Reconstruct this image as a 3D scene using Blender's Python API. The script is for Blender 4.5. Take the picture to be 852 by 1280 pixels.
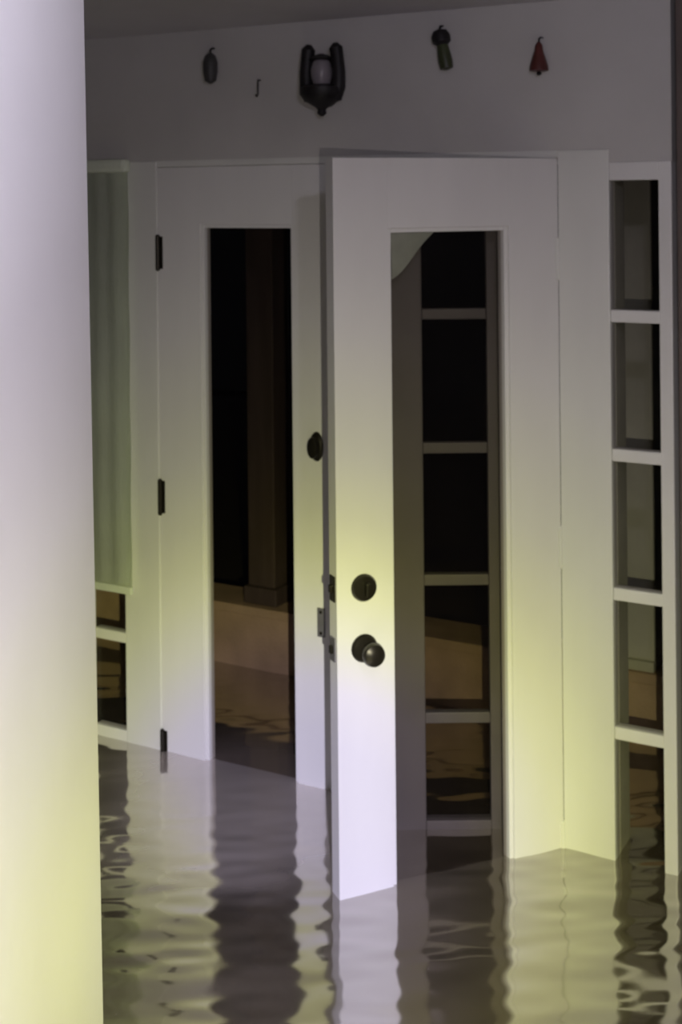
import bpy, bmesh, math, random
from mathutils import Vector, Matrix, Euler
random.seed(4)
for o in list(bpy.data.objects): bpy.data.objects.remove(o)
S = bpy.context.scene
C = S.collection
R = math.radians

# ------------------------------------------------------------ measured frame
F, ROLL, PY = 1662.7, 0.554, 246.3          # focal (px of 852x1280), roll, horizon row
WATER = 0.33                                # flood depth above the floor
EYE = 1.6346 + WATER
TH = R(29.24)                               # how far the door wall is turned from the camera
HX, HD = 0.5431, 3.3345                     # right hinge line

# ------------------------------------------------------------ camera
cd = bpy.data.cameras.new('camera'); cam = bpy.data.objects.new('camera', cd); C.objects.link(cam)
cd.sensor_fit = 'VERTICAL'; cd.sensor_height = 36; cd.lens = 36*F/1280
cd.shift_y = -(640-PY)/1280; cd.clip_start = .02
cd.dof.use_dof = True; cd.dof.focus_distance = 1.0; cd.dof.aperture_fstop = 21    # focused close by, the doors a touch soft
cam.location = (0, 0, EYE)
cam.rotation_euler = (Matrix.Rotation(R(90), 3, 'X') @ Matrix.Rotation(R(-ROLL), 3, 'Z')).to_euler()
S.camera = cam

# ------------------------------------------------------------ world: a black, rainy night
w = bpy.data.worlds.new('night'); S.world = w; w.use_nodes = True
w.node_tree.nodes['Background'].inputs[0].default_value = (.5, .5, .7, 1)
w.node_tree.nodes['Background'].inputs[1].default_value = .002

# ------------------------------------------------------------ the hand torch beside the lens
# its lens throws a blue-white core, a yellow-green ring and a faint lilac spill: colour by angle from the beam axis
TORCH = Vector((.10, .02, EYE-.15))
AIM = (372, 1055)
def aim(o, px, dist=3.4):
    d = Vector(((px[0]-426)/F*dist, dist, EYE-(px[1]-PY)/F*dist)) - o.location
    o.rotation_euler = d.to_track_quat('-Z', 'Y').to_euler()
l = bpy.data.lights.new('hand_torch', 'SPOT'); lo = bpy.data.objects.new('hand_torch', l); C.objects.link(lo)
lo.location = TORCH; aim(lo, AIM)
l.energy = 470; l.spot_size = R(150); l.spot_blend = .4; l.shadow_soft_size = .006
l.use_nodes = True; nt = l.node_tree; em = nt.nodes['Emission']
tc = nt.nodes.new('ShaderNodeTexCoord'); sx = nt.nodes.new('ShaderNodeSeparateXYZ'); cx = nt.nodes.new('ShaderNodeCombineXYZ')
ln = nt.nodes.new('ShaderNodeVectorMath'); ln.operation = 'LENGTH'
nt.links.new(tc.outputs['Normal'], sx.inputs[0]); nt.links.new(sx.outputs[0], cx.inputs[0]); nt.links.new(sx.outputs[1], cx.inputs[1])
nt.links.new(cx.outputs[0], ln.inputs[0])
rp = nt.nodes.new('ShaderNodeValToRGB'); nt.links.new(ln.outputs['Value'], rp.inputs[0]); nt.links.new(rp.outputs[0], em.inputs[0])
BEAM = [(0, 365, 348, 470), (4, 370, 352, 470), (6, 410, 388, 470), (8.3, 430, 428, 285), (10, 370, 374, 172), (11.3, 300, 304, 122), (13, 222, 222, 98), (15.5, 160, 157, 92),
        (18, 122, 117, 80), (21, 90, 84, 71), (24, 60, 55, 50), (27, 40, 36, 34), (30, 25, 22, 21), (36, 20, 18, 19), (55, 8, 8, 9)]   # watts seen at each angle
for q_, (dg, r_, g_, b_) in enumerate(BEAM):
    e_ = rp.color_ramp.elements[q_] if q_ < 2 else rp.color_ramp.elements.new(math.sin(R(dg)))
    e_.position = math.sin(R(dg)); e_.color = (r_/470, g_/470, b_/470, 1)
# added lilac-white fill lamp, out of frame, to brighten the near wall
l2 = bpy.data.lights.new('lilac_fill', 'POINT'); lo2 = bpy.data.objects.new('lilac_fill', l2); C.objects.link(lo2)
lo2.location = (.33, .80, EYE+.48); l2.energy = 30; l2.color = (.84, .80, 1.0); l2.shadow_soft_size = .05
S.view_settings.view_transform = 'Standard'; S.view_settings.look = 'None'
S.view_settings.exposure = 0; S.view_settings.gamma = 1; S.view_settings.use_curve_mapping = False

# ------------------------------------------------------------ materials
def mat(name, col, rough=.5, var=.06, scale=6, metal=0, bump=0, spec=.5, stretch=(1,1,1)):
    m = bpy.data.materials.new(name); m.use_nodes = True; n = m.node_tree.nodes; k = m.node_tree.links
    b = n['Principled BSDF']; b.inputs['Roughness'].default_value = rough; b.inputs['Metallic'].default_value = metal
    b.inputs['Specular IOR Level'].default_value = spec
    tc = n.new('ShaderNodeTexCoord'); mp = n.new('ShaderNodeMapping'); mp.inputs['Scale'].default_value = stretch
    k.new(tc.outputs['Object'], mp.inputs['Vector'])
    t = n.new('ShaderNodeTexNoise'); t.inputs['Scale'].default_value = scale; t.inputs['Detail'].default_value = 5
    k.new(mp.outputs[0], t.inputs['Vector'])
    r = n.new('ShaderNodeValToRGB'); r.color_ramp.elements[0].position = .3; r.color_ramp.elements[1].position = .7
    r.color_ramp.elements[0].color = tuple(c*(1-var) for c in col)+(1,)
    r.color_ramp.elements[1].color = tuple(min(1, c*(1+var)) for c in col)+(1,)
    k.new(t.outputs['Fac'], r.inputs[0]); k.new(r.outputs[0], b.inputs['Base Color'])
    if bump:
        bp = n.new('ShaderNodeBump'); bp.inputs['Strength'].default_value = bump; bp.inputs['Distance'].default_value = .004
        t2 = n.new('ShaderNodeTexNoise'); t2.inputs['Scale'].default_value = scale*14
        k.new(mp.outputs[0], t2.inputs['Vector']); k.new(t2.outputs['Fac'], bp.inputs['Height']); k.new(bp.outputs[0], b.inputs['Normal'])
    return m
def glass(name, tint, gloss=.05):
    m = bpy.data.materials.new(name); m.use_nodes = True; n = m.node_tree.nodes; k = m.node_tree.links
    n.remove(n['Principled BSDF']); out = n['Material Output']
    tr = n.new('ShaderNodeBsdfTransparent'); gl = n.new('ShaderNodeBsdfGlossy'); mx = n.new('ShaderNodeMixShader')
    t = n.new('ShaderNodeTexNoise'); t.inputs['Scale'].default_value = 5
    r = n.new('ShaderNodeValToRGB')
    r.color_ramp.elements[0].color = tuple(c*.92 for c in tint)+(1,); r.color_ramp.elements[1].color = tuple(tint)+(1,)
    k.new(t.outputs['Fac'], r.inputs[0]); k.new(r.outputs[0], tr.inputs[0])
    gl.inputs['Roughness'].default_value = .03
    mx.inputs[0].default_value = gloss
    k.new(tr.outputs[0], mx.inputs[1]); k.new(gl.outputs[0], mx.inputs[2]); k.new(mx.outputs[0], out.inputs[0])
    return m
M = dict(
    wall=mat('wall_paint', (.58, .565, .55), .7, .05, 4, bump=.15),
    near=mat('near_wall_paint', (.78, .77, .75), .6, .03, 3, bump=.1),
    ceil=mat('ceiling_paint', (.60, .58, .63), .8, .04, 4, bump=.3),
    white=mat('white_gloss_paint', (.80, .79, .78), .38, .04, 5, bump=.05, stretch=(1, 1, .25)),
    trim=mat('trim_paint', (.76, .76, .73), .45, .05, 5, bump=.05, stretch=(1, 1, .25)),
    brown=mat('brown_wall_paint', (.20, .16, .15), .7, .15, 4),
    bronze=mat('dark_bronze', (.030, .026, .020), .35, .2, 20, metal=.6),
    steel=mat('worn_steel', (.22, .21, .24), .45, .15, 20, metal=.5),
    strip=mat('dark_weatherstrip', (.03, .028, .03), .8, .1, 20),
    black=mat('black_iron', (.008, .006, .008), .55, .3, 20),
    pale=mat('pale_frosted_glass', (.27, .245, .27), .3, .1, 20),
    charcoal=mat('charcoal_ceramic', (.05, .048, .05), .5, .15, 20),
    green=mat('dark_olive_glaze', (.045, .055, .022), .4, .25, 20),
    red=mat('dark_red_glaze', (.10, .022, .018), .4, .25, 20),
    blind=mat('grey_green_fabric', (.70, .75, .62), .85, .1, 8, bump=.3, stretch=(1, 1, .3)),
    pane_reflection=mat('grey_green_reflection', (.5, .52, .42), .5, .1, 20),
    stucco=mat('brown_stucco', (.52, .375, .25), .85, .2, 7, bump=.5),
    post=mat('dark_red_wood', (.085, .062, .058), .6, .2, 6, stretch=(4, 4, .4)),
    column=mat('grey_green_paint', (.60, .60, .50), .6, .12, 5),
    concrete=mat('porch_concrete', (.25, .24, .22), .85, .15, 4, bump=.3),
    greyp=mat('grey_aluminium_paint', (.175, .165, .165), .5, .08, 5),
    floor=mat('floor_tile', (.35, .3, .25), .5, .1, 3),
    soil=mat('wet_soil', (.06, .045, .03), .9, .3, 3),
    glass=glass('smoky_door_glass', (.84, .82, .80), .012),
    clear=glass('sidelight_glass', (.90, .89, .88), .02),
)
# murky flood water: brown silt below a mirror skin
def water_mat():
    m = bpy.data.materials.new('murky_flood_water'); m.use_nodes = True; n = m.node_tree.nodes; k = m.node_tree.links
    n.remove(n['Principled BSDF']); out = n['Material Output']
    df = n.new('ShaderNodeBsdfDiffuse'); gl = n.new('ShaderNodeBsdfGlossy'); mx = n.new('ShaderNodeMixShader')
    tc = n.new('ShaderNodeTexCoord')
    t = n.new('ShaderNodeTexNoise'); t.inputs['Scale'].default_value = 2.5; t.inputs['Detail'].default_value = 6
    k.new(tc.outputs['Object'], t.inputs['Vector'])
    r = n.new('ShaderNodeValToRGB'); r.color_ramp.elements[0].position = .35; r.color_ramp.elements[1].position = .68
    r.color_ramp.elements[0].color = (.10, .082, .055, 1); r.color_ramp.elements[1].color = (.17, .145, .11, 1)
    k.new(t.outputs['Fac'], r.inputs[0])
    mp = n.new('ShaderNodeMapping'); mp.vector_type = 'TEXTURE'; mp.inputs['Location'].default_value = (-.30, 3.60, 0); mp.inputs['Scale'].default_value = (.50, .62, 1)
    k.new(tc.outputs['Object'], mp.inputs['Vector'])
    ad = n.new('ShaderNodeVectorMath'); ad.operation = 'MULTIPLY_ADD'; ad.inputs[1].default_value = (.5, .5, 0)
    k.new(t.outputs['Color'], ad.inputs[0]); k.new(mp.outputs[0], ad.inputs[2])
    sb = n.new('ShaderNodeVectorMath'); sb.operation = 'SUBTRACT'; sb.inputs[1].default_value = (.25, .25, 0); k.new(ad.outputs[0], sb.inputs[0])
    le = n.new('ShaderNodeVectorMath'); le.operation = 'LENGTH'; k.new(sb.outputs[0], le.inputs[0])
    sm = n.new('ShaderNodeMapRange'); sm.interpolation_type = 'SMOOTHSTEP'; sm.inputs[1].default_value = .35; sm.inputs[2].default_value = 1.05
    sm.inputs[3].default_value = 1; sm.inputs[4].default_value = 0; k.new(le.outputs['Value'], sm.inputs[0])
    mc = n.new('ShaderNodeMixRGB'); mc.inputs[2].default_value = (.64, .57, .53, 1)      # torchlit pool before the closed leaf, painted in as paler water
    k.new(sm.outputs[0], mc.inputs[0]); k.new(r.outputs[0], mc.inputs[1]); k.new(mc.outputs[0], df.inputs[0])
    gl.inputs['Roughness'].default_value = .075; gl.inputs['Color'].default_value = (.95, .93, .9, 1)
    lw = n.new('ShaderNodeLayerWeight'); lw.inputs[0].default_value = .5
    mr = n.new('ShaderNodeMapRange'); mr.inputs[1].default_value = .45; mr.inputs[2].default_value = .65; mr.inputs[3].default_value = .46; mr.inputs[4].default_value = .62
    k.new(lw.outputs['Facing'], mr.inputs[0]); k.new(mr.outputs[0], mx.inputs[0])
    k.new(df.outputs[0], mx.inputs[1]); k.new(gl.outputs[0], mx.inputs[2]); k.new(mx.outputs[0], out.inputs[0])
    return m
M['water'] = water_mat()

# ------------------------------------------------------------ mesh helpers
def box(bm, x0, x1, y0, y1, z0, z1, bev=0.0):
    g = bmesh.ops.create_cube(bm, size=1)
    vs = g['verts']
    for v in vs:
        v.co = Vector((x0 if v.co.x < 0 else x1, y0 if v.co.y < 0 else y1, z0 if v.co.z < 0 else z1))
    if bev:
        es = list({e for v in vs for e in v.link_edges})
        bmesh.ops.bevel(bm, geom=es, offset=bev, segments=2, affect='EDGES', profile=.6)
def lathe(bm, prof, seg=24, mtx=Matrix()):
    """prof: (radius, height) along local z"""
    rings = []
    for r_, h in prof:
        rings.append([bm.verts.new(mtx @ Vector((r_*math.cos(2*math.pi*i/seg), r_*math.sin(2*math.pi*i/seg), h))) for i in range(seg)])
    for a, b in zip(rings, rings[1:]):
        for i in range(seg):
            bm.faces.new((a[i], a[(i+1) % seg], b[(i+1) % seg], b[i]))
    bm.faces.new(rings[0][::-1]); bm.faces.new(rings[-1])
def tube(bm, pts, rad, seg=12):
    pts = [Vector(p) for p in pts]; rings = []; nrm = None
    for i, p in enumerate(pts):
        d = (pts[min(i+1, len(pts)-1)] - pts[max(i-1, 0)]).normalized()
        if nrm is None: nrm = d.orthogonal()
        nrm = (nrm - d*nrm.dot(d)).normalized(); bi = d.cross(nrm)      # frame carried along the path
        r_ = rad[i] if isinstance(rad, (list, tuple)) else rad
        rings.append([bm.verts.new(p + nrm*(r_*math.cos(2*math.pi*j/seg)) + bi*(r_*math.sin(2*math.pi*j/seg))) for j in range(seg)])
    for a, b in zip(rings, rings[1:]):
        for i in range(seg): bm.faces.new((a[i], a[(i+1) % seg], b[(i+1) % seg], b[i]))
    bm.faces.new(rings[0][::-1]); bm.faces.new(rings[-1])
def obj(name, bm, m, parent=None, smooth=True, label=None):
    me = bpy.data.meshes.new(name); bmesh.ops.recalc_face_normals(bm, faces=bm.faces); bm.to_mesh(me); bm.free()
    me.materials.append(M[m])
    if smooth:
        for p in me.polygons: p.use_smooth = True
        try: me.set_sharp_from_angle(angle=R(35))
        except Exception: pass
    o = bpy.data.objects.new(name, me); C.objects.link(o); o.parent = parent
    if label: o['label'] = label
    return o
def boxes(name, lst, m, parent=None, bev=.002, label=None):
    bm = bmesh.new()
    for b in lst: box(bm, *b, bev)
    return obj(name, bm, m, parent, smooth=False, label=label)
def tag(o, label=None, cat=None, group=None, kind=None):
    if label: o['label'] = label
    if cat: o['category'] = cat
    if group: o['group'] = group
    if kind: o['kind'] = kind
    return o
def empty(name, loc, rz):
    o = bpy.data.objects.new(name, None); C.objects.link(o); o.location = loc; o.rotation_euler = (0, 0, rz)
    o.empty_display_size = .1; return o
H = Vector((HX, HD, 0))
def W3(u, v, z=0): return Vector((HX + u*math.cos(TH) - v*math.sin(TH), HD - u*math.sin(TH) - v*math.cos(TH), z))
def on_wall(o, u=0, v=0, z=0, rz=0):
    """wall frame: local x = along the door wall, local -y = into the room"""
    o.location = W3(u, v, z); o.rotation_euler = (0, 0, -TH+rz); return o

# key stations along the wall (u) and heights (above floor)
LW = .614; ST = .142
UL = -1.246                      # left hinge
ZTOP = 1.7264 + WATER; ZG = 1.5594 + WATER; ZB = .25
SL0, SL1, SL2 = .133, .256, .288   # right sidelight glass / outer stile
LL0, LL1, LL2 = UL-.133, UL-.256, UL-.290
ZS = 1.669 + WATER
CEIL = 2.122 + WATER
MZ = [1.336 + WATER - i*.3417 for i in range(4)]

# ------------------------------------------------------------ structure
def room_poly(name, pts, z0, z1, m):
    bm = bmesh.new()
    a = [bm.verts.new(W3(u, v, z0)) for u, v in pts]; b = [bm.verts.new(W3(u, v, z1)) for u, v in pts]
    bm.faces.new(a[::-1]); bm.faces.new(b)
    for i in range(len(pts)): bm.faces.new((a[i], a[(i+1) % len(pts)], b[(i+1) % len(pts)], b[i]))
    return tag(obj(name, bm, m, smooth=False), kind='structure')
def wall_seg(name, p, q, th, m, z0=0, z1=CEIL):
    d = (Vector(q)-Vector(p)).normalized(); n = Vector((d.y, -d.x))*th
    return room_poly(name, [p, q, (q[0]+n.x, q[1]+n.y), (p[0]+n.x, p[1]+n.y)], z0, z1, m)
room_poly('floor', [(-2.3, -.13), (3.7, -.13), (3.7, 4.7), (-2.3, 4.7)], -.1, 0, 'floor')
room_poly('ceiling', [(-2.3, -.13), (3.7, -.13), (3.7, 4.7), (-2.3, 4.7)], CEIL, CEIL+.1, 'ceil')
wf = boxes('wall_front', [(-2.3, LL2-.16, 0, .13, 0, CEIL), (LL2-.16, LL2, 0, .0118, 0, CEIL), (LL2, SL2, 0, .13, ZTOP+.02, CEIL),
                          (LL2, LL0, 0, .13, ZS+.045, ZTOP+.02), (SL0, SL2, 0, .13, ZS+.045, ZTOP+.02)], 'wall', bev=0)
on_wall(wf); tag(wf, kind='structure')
wall_seg('wall_left', (-2.18, 4.7), (-2.18, 0), .12, 'wall')
wall_seg('wall_back', (3.7, 4.58), (-2.18, 4.58), -.12, 'wall')
wall_seg('wall_right', (SL2+.012, .0), (3.7, 3.4), .12, 'brown')
# near partition whose corner closes the left of the view
bm = bmesh.new()
D0 = 1.5; XC = -.2845
d = Vector((.03, -.999)).normalized(); nn = Vector((-d.y, d.x)) # along / candidate normal
back = Vector((-.998, .30))*.13
pl = [Vector((XC, D0)), Vector((XC, D0))+d*2.3, Vector((XC, D0))+d*2.3+back, Vector((XC, D0))+back]
lean = lambda z: Vector(((EYE-.0 - z)*.0095, 0))
a = [bm.verts.new((p+lean(0)).to_3d()) for p in pl]; b = [bm.verts.new((p+lean(CEIL)).to_3d() + Vector((0, 0, CEIL))) for p in pl]
bm.faces.new(a[::-1]); bm.faces.new(b)
for i in range(4): bm.faces.new((a[i], a[(i+1) % 4], b[(i+1) % 4], b[i]))
bm.edges.ensure_lookup_table()
ce = [e for e in bm.edges if set(e.verts) == {a[0], b[0]}]
bmesh.ops.bevel(bm, geom=ce, offset=.008, segments=4, affect='EDGES')
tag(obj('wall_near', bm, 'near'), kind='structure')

# door frame: posts between doors and sidelights, head over both leaves
fr = on_wall(empty('trim_1', (0, 0, 0), 0)); tag(fr, 'white painted frame around the double doors', 'door frame', kind='structure')
boxes('post', [(.0008, SL0, -.003, .04, 0, ZTOP+.02)], 'trim', fr, .004)
boxes('outer_jamb', [(.006, SL0, .04, .12, 0, ZTOP+.02)], 'column', fr, .002)
boxes('post', [(LL0, UL-.001, -.003, .04, 0, ZTOP+.02)], 'trim', fr, .004)
boxes('outer_jamb', [(LL0, UL-.006, .04, .12, 0, ZTOP+.02)], 'column', fr, .002)
boxes('door_stop', [(-.014, .0008, .047, .062, 0, ZTOP)], 'trim', fr, .001)
boxes('head', [(UL-.003, .003, -.001, .12, ZTOP+.001, ZTOP+.021)], 'trim', fr, .003)
boxes('weatherstrip', [(UL, .0, .046, .06, ZTOP-.014, ZTOP+.002)], 'trim', fr, .001)
boxes('threshold', [(UL-.003, .003, -.01, .12, 0, .03)], 'bronze', fr, .003)

# ------------------------------------------------------------ doors
def lathe_front(bm, x, y, z, prof, seg=24):
    """turned about the normal of the door face (local -y)"""
    lathe(bm, prof, seg, Matrix.Translation((x, y, z)) @ Matrix.Rotation(R(90), 4, 'X'))
def door_leaf(name, x_h, sgn, st_h, st_f, width, label):
    """hinge at x=0; the leaf runs sgn*width; face at y=0, back at y=.044"""
    t = empty(name, (0, 0, 0), 0); tag(t, label, 'door', kind='structure')
    def X(a, b): return (min(sgn*a, sgn*b), max(sgn*a, sgn*b))
    T = .044
    boxes('stile', [X(.0, st_h)+(0, T, .01, ZTOP)], 'white', t, .001)
    boxes('stile', [X(width-st_f, width-.002)+(0, T, .01, ZTOP)], 'white', t, .001)
    boxes('rail', [X(st_h, width-st_f)+(0, T, ZG, ZTOP)], 'white', t, .0003)
    boxes('rail', [X(st_h, width-st_f)+(0, T, .01, ZB)], 'white', t, .001)
    bd = .011
    for a, b_, z0, z1 in ((st_h, st_h+bd, ZB, ZG), (width-st_f-bd, width-st_f, ZB, ZG), (st_h+bd, width-st_f-bd, ZG-bd, ZG), (st_h+bd, width-st_f-bd, ZB, ZB+bd)):
        boxes('glazing_bead', [X(a, b_)+(.006, .038, z0, z1)], 'white', t, .003)
    boxes('glass_pane', [X(st_h+.004, width-st_f-.004)+(.020, .024, ZB+.004, ZG-.004)], 'glass', t, 0)
    return t
def hinge(parent, x, z, y=-.006, m='bronze', label='dark bronze hinge'):
    bm = bmesh.new()
    lathe(bm, [(.0035, -.054), (.0068, -.050), (.0068, .050), (.0035, .054)], 14, Matrix.Translation((x, y, z)))
    h = obj('hinge', bm, m, parent, label=label)
    boxes('hinge_plate', [(x, x+.014, -.0022, .001, z-.048, z+.048)], m, h, .0006)
    return h

# left leaf, closed
dl = door_leaf('door_1', 0, 1, .152, .146, LW, 'white glazed left leaf of the double door, closed, hinges along its left edge')
on_wall(dl, UL)
for z in (1.475, .752, .012): hinge(dl, .004, z+WATER)
# dark catch and keeper on the meeting stile of the left leaf
xs = LW-.075
bm = bmesh.new(); lathe_front(bm, xs, 0, .945+WATER, [(.022, -.001), (.021, .004), (.014, .007), (.011, .016), (.016, .022), (.015, .028), (.006, .031)])
for v in bm.verts: v.co.z = (v.co.z-.945-WATER)*1.9+.945+WATER
obj('door_catch', bm, 'bronze', dl, label='oval dark metal catch')
kp = boxes('keeper_plate', [(xs-.002, xs+.022, -.004, .002, .42+WATER, .50+WATER)], 'steel', dl, .0015)
boxes('screw', [(xs+.006, xs+.014, -.006, -.003, .485+WATER, .493+WATER), (xs+.006, xs+.014, -.006, -.003, .427+WATER, .435+WATER)], 'bronze', kp, .001)

# right leaf, standing open into the room
dr = door_leaf('door_2', 0, -1, ST, ST, LW, 'white glazed right leaf of the double door, standing open with knob and deadbolt')
on_wall(dr, 0, 0, 0, R(52.58))
for z in (1.475, .752, .012): hinge(dr, -.002, z+WATER, .0, 'trim', None)
kx = -(LW-.070); kz = .577+WATER; dz = .719+WATER
bm = bmesh.new(); lathe_front(bm, kx, 0, kz, [(.033, -.002), (.033, .004), (.029, .009), (.014, .012)])
kr = obj('knob_rose', bm, 'bronze', dr, label='dark round knob rose')
bm = bmesh.new(); lathe_front(bm, kx, 0, kz, [(.011, .010), (.010, .030), (.016, .036), (.025, .044), (.0275, .054), (.025, .064), (.016, .070), (.004, .072)])
obj('door_knob', bm, 'bronze', kr, label='dark bronze door knob')
bm = bmesh.new(); lathe_front(bm, kx, 0, dz, [(.032, -.002), (.032, .006), (.028, .013), (.012, .016)])
db = obj('deadbolt', bm, 'bronze', dr, label='dark round deadbolt')
boxes('thumb_turn', [(kx-.005, kx+.005, -.032, -.014, dz-.016, dz+.016)], 'bronze', db, .003)
for z, hh, nm in ((dz, .030, 'deadbolt_plate'), (kz, .028, 'latch_plate')):
    pt = boxes(nm, [(-LW-.0012, -LW+.003, .008, .036, z-hh, z+hh)], 'bronze' if nm[0] == 'd' else 'steel', dr, .001, label='dark metal plate on the door edge')
    boxes('bolt', [(-LW-.008, -LW, .016, .029, z-.009, z+.009)], 'bronze', pt, .002)
# grey-green triangle added to imitate a ceiling reflection in the pane's top corner
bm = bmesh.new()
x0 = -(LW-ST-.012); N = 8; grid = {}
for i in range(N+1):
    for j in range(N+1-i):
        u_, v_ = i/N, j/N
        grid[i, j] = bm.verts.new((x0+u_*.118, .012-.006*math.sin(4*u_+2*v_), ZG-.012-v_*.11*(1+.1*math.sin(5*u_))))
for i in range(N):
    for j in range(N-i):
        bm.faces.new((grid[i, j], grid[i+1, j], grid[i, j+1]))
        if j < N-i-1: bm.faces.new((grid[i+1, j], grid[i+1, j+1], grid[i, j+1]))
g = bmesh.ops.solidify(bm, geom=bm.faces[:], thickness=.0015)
obj('reflection_corner', bm, 'pane_reflection', dr, label='grey-green triangle imitating a reflection in the top corner of the glass')

# narrow five-pane glazed door standing behind the open leaf
ds = empty('door_3', (0, 0, 0), 0); tag(ds, 'grey five-pane glazed door seen through the glass of the open right leaf', 'door', kind='structure')
ds.location = Vector((.0, 0, 0)); SX0, SX1, SY = .088, .500, 3.43
ds.location = (SX1, SY, 0); ds.rotation_euler = (0, 0, R(.0))
a0, a1, b0, b1 = SX0-SX1, .205-SX1, .372-SX1, -.002
ZB3 = .012+WATER
boxes('stile', [(a0, a1, 0, .035, .03, ZTOP-.03)], 'greyp', ds, .003)
boxes('stile', [(b0, b1, 0, .035, .03, ZTOP-.03)], 'greyp', ds, .003)
boxes('rail', [(a1, b0, 0, .035, ZS-.05, ZTOP-.03)], 'greyp', ds, .002)
boxes('rail', [(a1, b0, 0, .035, .03, ZB3+.012)], 'greyp', ds, .002)
mz3 = [1.330+WATER, .984+WATER, .643+WATER, .287+WATER]
for z in mz3: boxes('muntin', [(a1, b0, .004, .031, z-.014, z+.014)], 'greyp', ds, .003)
ed = [ZS-.05]+mz3+[ZB3]
for za, zb in zip(ed, ed[1:]):
    boxes('pane', [(a1, b0, .016, .020, zb+.012, za-.012)], 'clear', ds, 0)

# sidelights
def sidelight(name, u0, u1, u2, side, zbot, label):
    """u0 beside the door post, u1 outer edge of the glass, u2 outer edge of the frame"""
    t = on_wall(empty(name, (0, 0, 0), 0)); tag(t, label, 'window', kind='structure')
    lo, hi = min(u0, u1), max(u0, u1)
    boxes('frame_stile', [(min(u1, u2), max(u1, u2), -.006, .0118 if side < 0 else .05, 0, ZS+.045)], 'white', t, .003)
    boxes('frame_head', [(lo, hi, -.001, .05, ZS, ZS+.045)], 'white', t, .003)
    boxes('frame_sill', [(lo, hi, 0, .034, 0, zbot)], 'white', t, .003)
    for z in MZ: boxes('muntin', [(lo, hi, .0, .034, z-.0155, z+.0155)], 'white', t, .004)
    e = [ZS]+MZ+[zbot]
    for za, zb in zip(e, e[1:]): boxes('pane', [(lo, hi, .012, .016, zb+(.014 if zb in MZ else 0), za-(.014 if za in MZ else 0))], 'clear', t, 0)
    return t
sidelight('window_1', LL0, LL1, LL2, -1, .032+WATER, 'narrow white sidelight at left, its upper panes covered by a grey-green blind')
sidelight('window_2', SL0, SL1, SL2, 1, -.03+WATER, 'narrow white five-pane sidelight to the right of the open door')
# blind hanging on the room side over the upper panes of the left sidelight
bl = on_wall(empty('roller_blind', (0, 0, 0), 0)); tag(bl, 'grey-green blind hanging over the upper panes of the left sidelight', 'blind')
B0, B1 = LL2-.03, LL0+.045
bm = bmesh.new(); cols = 20; rows = 34
vv = [[bm.verts.new((B0+(B1-B0)*i/cols, -.026+.003*math.sin(i*1.1)+.002*math.sin(j*.7), .475+WATER+(ZS+.05-.475-WATER)*j/rows)) for i in range(cols+1)] for j in range(rows+1)]
for j in range(rows):
    for i in range(cols): bm.faces.new((vv[j][i], vv[j][i+1], vv[j+1][i+1], vv[j+1][i]))
bmesh.ops.solidify(bm, geom=bm.faces[:], thickness=.002)
obj('fabric', bm, 'blind', bl)
boxes('hem_bar', [(B0, B1, -.033, -.019, .455+WATER, .478+WATER)], 'blind', bl, .004)
boxes('roller', [(B0, B1, -.045, -.010, ZS+.045, ZS+.085)], 'blind', bl, .012)

# ------------------------------------------------------------ ornaments along the wall above the doors
def wall_thing(name, u, z, label, cat, group=None):
    return tag(on_wall(empty(name, (0, 0, 0), 0), u, 0, z+WATER), label, cat, group)
G = 'small ornaments above the doors'
# black lantern with two upright horns and a pale oval centre
t = wall_thing('wall_lantern', -.660, 1.955, 'black iron wall lantern with two upright prongs and a pale oval centre', 'lantern', G)
bm = bmesh.new()
lathe(bm, [(.055, -.001), (.055, .005), (.047, .009)], 28, Matrix.Translation((0, 0, -.005)) @ Matrix.Rotation(R(90), 4, 'X') @ Matrix.Diagonal((.8, 1.25, 1, 1)))
obj('back_plate', bm, 'black', t)
bm = bmesh.new()
lathe(bm, [(.004, -.046), (.021, -.036), (.029, -.012), (.030, .008), (.025, .028), (.014, .044), (.004, .048)], 24, Matrix.Translation((0, -.035, .018)))
obj('glass_globe', bm, 'pale', t, label='pale oval glass')
for s in (-1, 1):
    bm = bmesh.new()
    tube(bm, [(s*.036, -.03, -.05), (s*.050, -.03, -.02), (s*.052, -.03, .02), (s*.047, -.03, .06), (s*.043, -.03, .085), (s*.041, -.03, .098)], [.022, .020, .018, .018, .019, .007], 12)
    obj('prong', bm, 'black', t)
bm = bmesh.new()
lathe(bm, [(.004, -.104), (.013, -.096), (.011, -.086), (.020, -.078), (.048, -.062), (.060, -.044), (.060, -.026), (.040, -.018)], 24, Matrix.Translation((0, -.035, .004)))
obj('base_cup', bm, 'black', t)
bm = bmesh.new(); lathe(bm, [(.03, .052), (.034, .058), (.02, .066), (.006, .07)], 20, Matrix.Translation((0, -.035, 0)))
obj('collar', bm, 'black', t)
t = wall_thing('wall_hook', -.881, 1.945, 'thin dark hook on the wall between the charcoal ornament and the lantern', 'hook')
bm = bmesh.new(); tube(bm, [(0, .001, .022), (0, -.010, .022), (0, -.012, .015), (0, -.012, -.018), (0, -.017, -.024), (0, -.024, -.020)], .0028, 8); obj('shank', bm, 'charcoal', t)
# small charcoal oval
t = wall_thing('wall_ornament', -1.037, 2.01, 'small charcoal oval ornament hanging above the closed left door', 'ornament', G)
bm = bmesh.new(); lathe(bm, [(.004, -.046), (.016, -.038), (.021, -.012), (.021, .016), (.015, .034), (.006, .042)], 20, Matrix.Translation((0, -.02, 0)))
obj('body', bm, 'charcoal', t)
bm = bmesh.new(); tube(bm, [(0, -.02, .04), (0, -.018, .052), (0, -.008, .057), (0, .001, .057)], .003, 8); obj('hook', bm, 'black', t)
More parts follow.
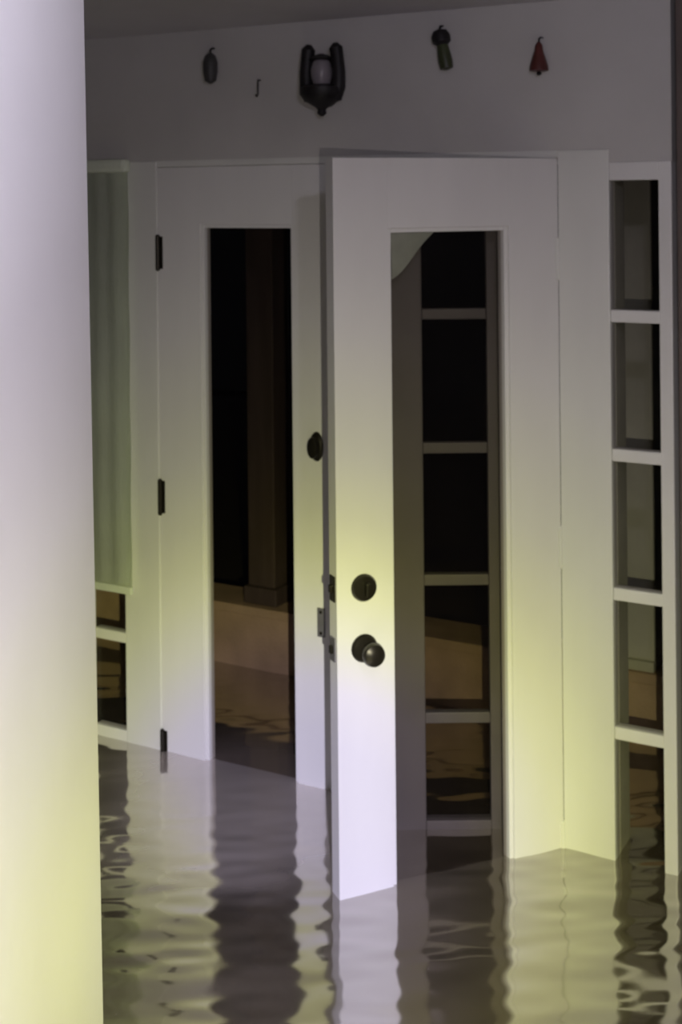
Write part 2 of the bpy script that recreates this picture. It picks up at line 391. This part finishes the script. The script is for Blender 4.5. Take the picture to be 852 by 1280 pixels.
# leaning dark green one with a black top
t = wall_thing('wall_ornament', -.302, 2.016, 'dark olive ornament with a black top, leaning above the open door', 'ornament', G)
q = Matrix.Translation((0, -.02, 0)) @ Matrix.Rotation(R(11), 4, 'Y') @ Matrix.Rotation(0, 4, 'Z')
q = Matrix.Translation((0, -.02, 0)) @ Matrix.Rotation(R(-11), 4, 'Y')
bm = bmesh.new(); lathe(bm, [(.006, -.054), (.017, -.050), (.019, -.03), (.016, .0), (.014, .018)], 20, q); obj('body', bm, 'green', t)
bm = bmesh.new(); lathe(bm, [(.015, .012), (.024, .020), (.025, .036), (.018, .050), (.005, .055)], 20, q); obj('cap', bm, 'black', t, label='black rounded top')
bm = bmesh.new(); tube(bm, [(-.010, -.02, .052), (-.010, -.015, .062), (-.010, .001, .064)], .003, 8); obj('hook', bm, 'black', t)
# red bell
t = wall_thing('wall_ornament', -.036, 1.984, 'small dark red bell-shaped ornament above the hinges of the open door', 'ornament', G)
q = Matrix.Translation((0, -.028, 0))
bm = bmesh.new(); lathe(bm, [(.017, -.040), (.024, -.038), (.023, -.026), (.017, -.006), (.011, .012), (.009, .026), (.004, .033)], 22, q); obj('bell', bm, 'red', t)
bm = bmesh.new(); lathe(bm, [(.003, -.05), (.007, -.046), (.003, -.038)], 12, q); obj('clapper', bm, 'black', t)
bm = bmesh.new(); tube(bm, [(0, -.028, .03), (0, -.024, .043), (0, -.012, .047), (0, .001, .047)], .0025, 8); obj('hook', bm, 'black', t)

# ------------------------------------------------------------ the porch outside
room_poly('porch_floor', [(-4, -.14), (2.5, -.14), (2.5, -.95), (-4, -.95)], -.12, -.02, 'concrete')
room_poly('ground', [(-9, -.96), (9, -.96), (9, -9), (-9, -9)], -.3, -.15, 'soil')
pw = on_wall(empty('porch_wall', (0, 0, 0), 0)); tag(pw, 'low brown rendered porch wall rising from the water outside the doors', 'wall', kind='structure')
boxes('wall_body', [(-4, 2.4, .70, .86, -.05, .185+WATER)], 'stucco', pw, .004)
boxes('coping', [(-4, 2.4, .685, .875, .185+WATER, .218+WATER)], 'stucco', pw, .006)
pp = on_wall(empty('porch_post', (0, 0, 0), 0), -1.36, -.78, .219+WATER); tag(pp, 'dark reddish wooden post on the porch wall beyond the left door', 'post')
boxes('shaft', [(-.055, .055, -.055, .055, .06, 2.0)], 'post', pp, .006)
boxes('foot_block', [(-.068, .068, -.068, .068, 0, .06)], 'post', pp, .006)
pc = on_wall(empty('porch_column', (0, 0, 0), 0), -.055, -.78, .219+WATER); tag(pc, 'grey-green column on the porch wall beyond the right sidelight', 'column')
boxes('shaft', [(-.075, .085, -.075, .075, .03, 2.0)], 'column', pc, .008)
boxes('base', [(-.085, .085, -.085, .085, 0, .03)], 'column', pc, .004)

# ------------------------------------------------------------ flood water, in and out of the house
def waves():
    ws = []
    for k in range(26):
        lam = random.choice([.055, .075, .10, .14, .2, .32, .5]) * random.uniform(.85, 1.15)
        ang = random.gauss(0, .25)                    # crests mostly across the view
        ws.append((2*math.pi/lam, ang, random.uniform(0, 6.28), .0050*lam*random.uniform(.3, 1)))
    return ws
WV = waves()
def hgt(x, y):
    h = 0
    for k, a_, ph, am in WV: h += am*math.sin(k*(x*math.sin(a_)+y*math.cos(a_))+ph+.8*math.sin(2.1*x+1.3*y+ph))
    return h*(.55+.45*math.sin(1.9*x+2.7*y+1)*math.sin(2.3*x-1.1*y))
xsr = []; x = -7.0
def axis(lo, hi, f0, f1, fine, coarse):
    r = []; t_ = lo
    while t_ < hi:
        r.append(t_); t_ += fine if f0 <= t_ <= f1 else coarse
    r.append(hi); return r
ax = axis(-6, 6, -1.4, 1.4, .014, .25); ay = axis(-2.6, 11, 2.2, 4.6, .0125, .25)
verts = [(x_, y_, hgt(x_, y_)) for y_ in ay for x_ in ax]
n_ = len(ax); faces = [(j*n_+i, j*n_+i+1, (j+1)*n_+i+1, (j+1)*n_+i) for j in range(len(ay)-1) for i in range(n_-1)]
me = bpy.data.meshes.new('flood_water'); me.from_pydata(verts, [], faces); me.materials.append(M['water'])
for p in me.polygons: p.use_smooth = True
wo = bpy.data.objects.new('flood_water', me); C.objects.link(wo); wo.location.z = WATER
tag(wo, 'murky brown rippled flood water standing against the doors', 'water', kind='stuff')
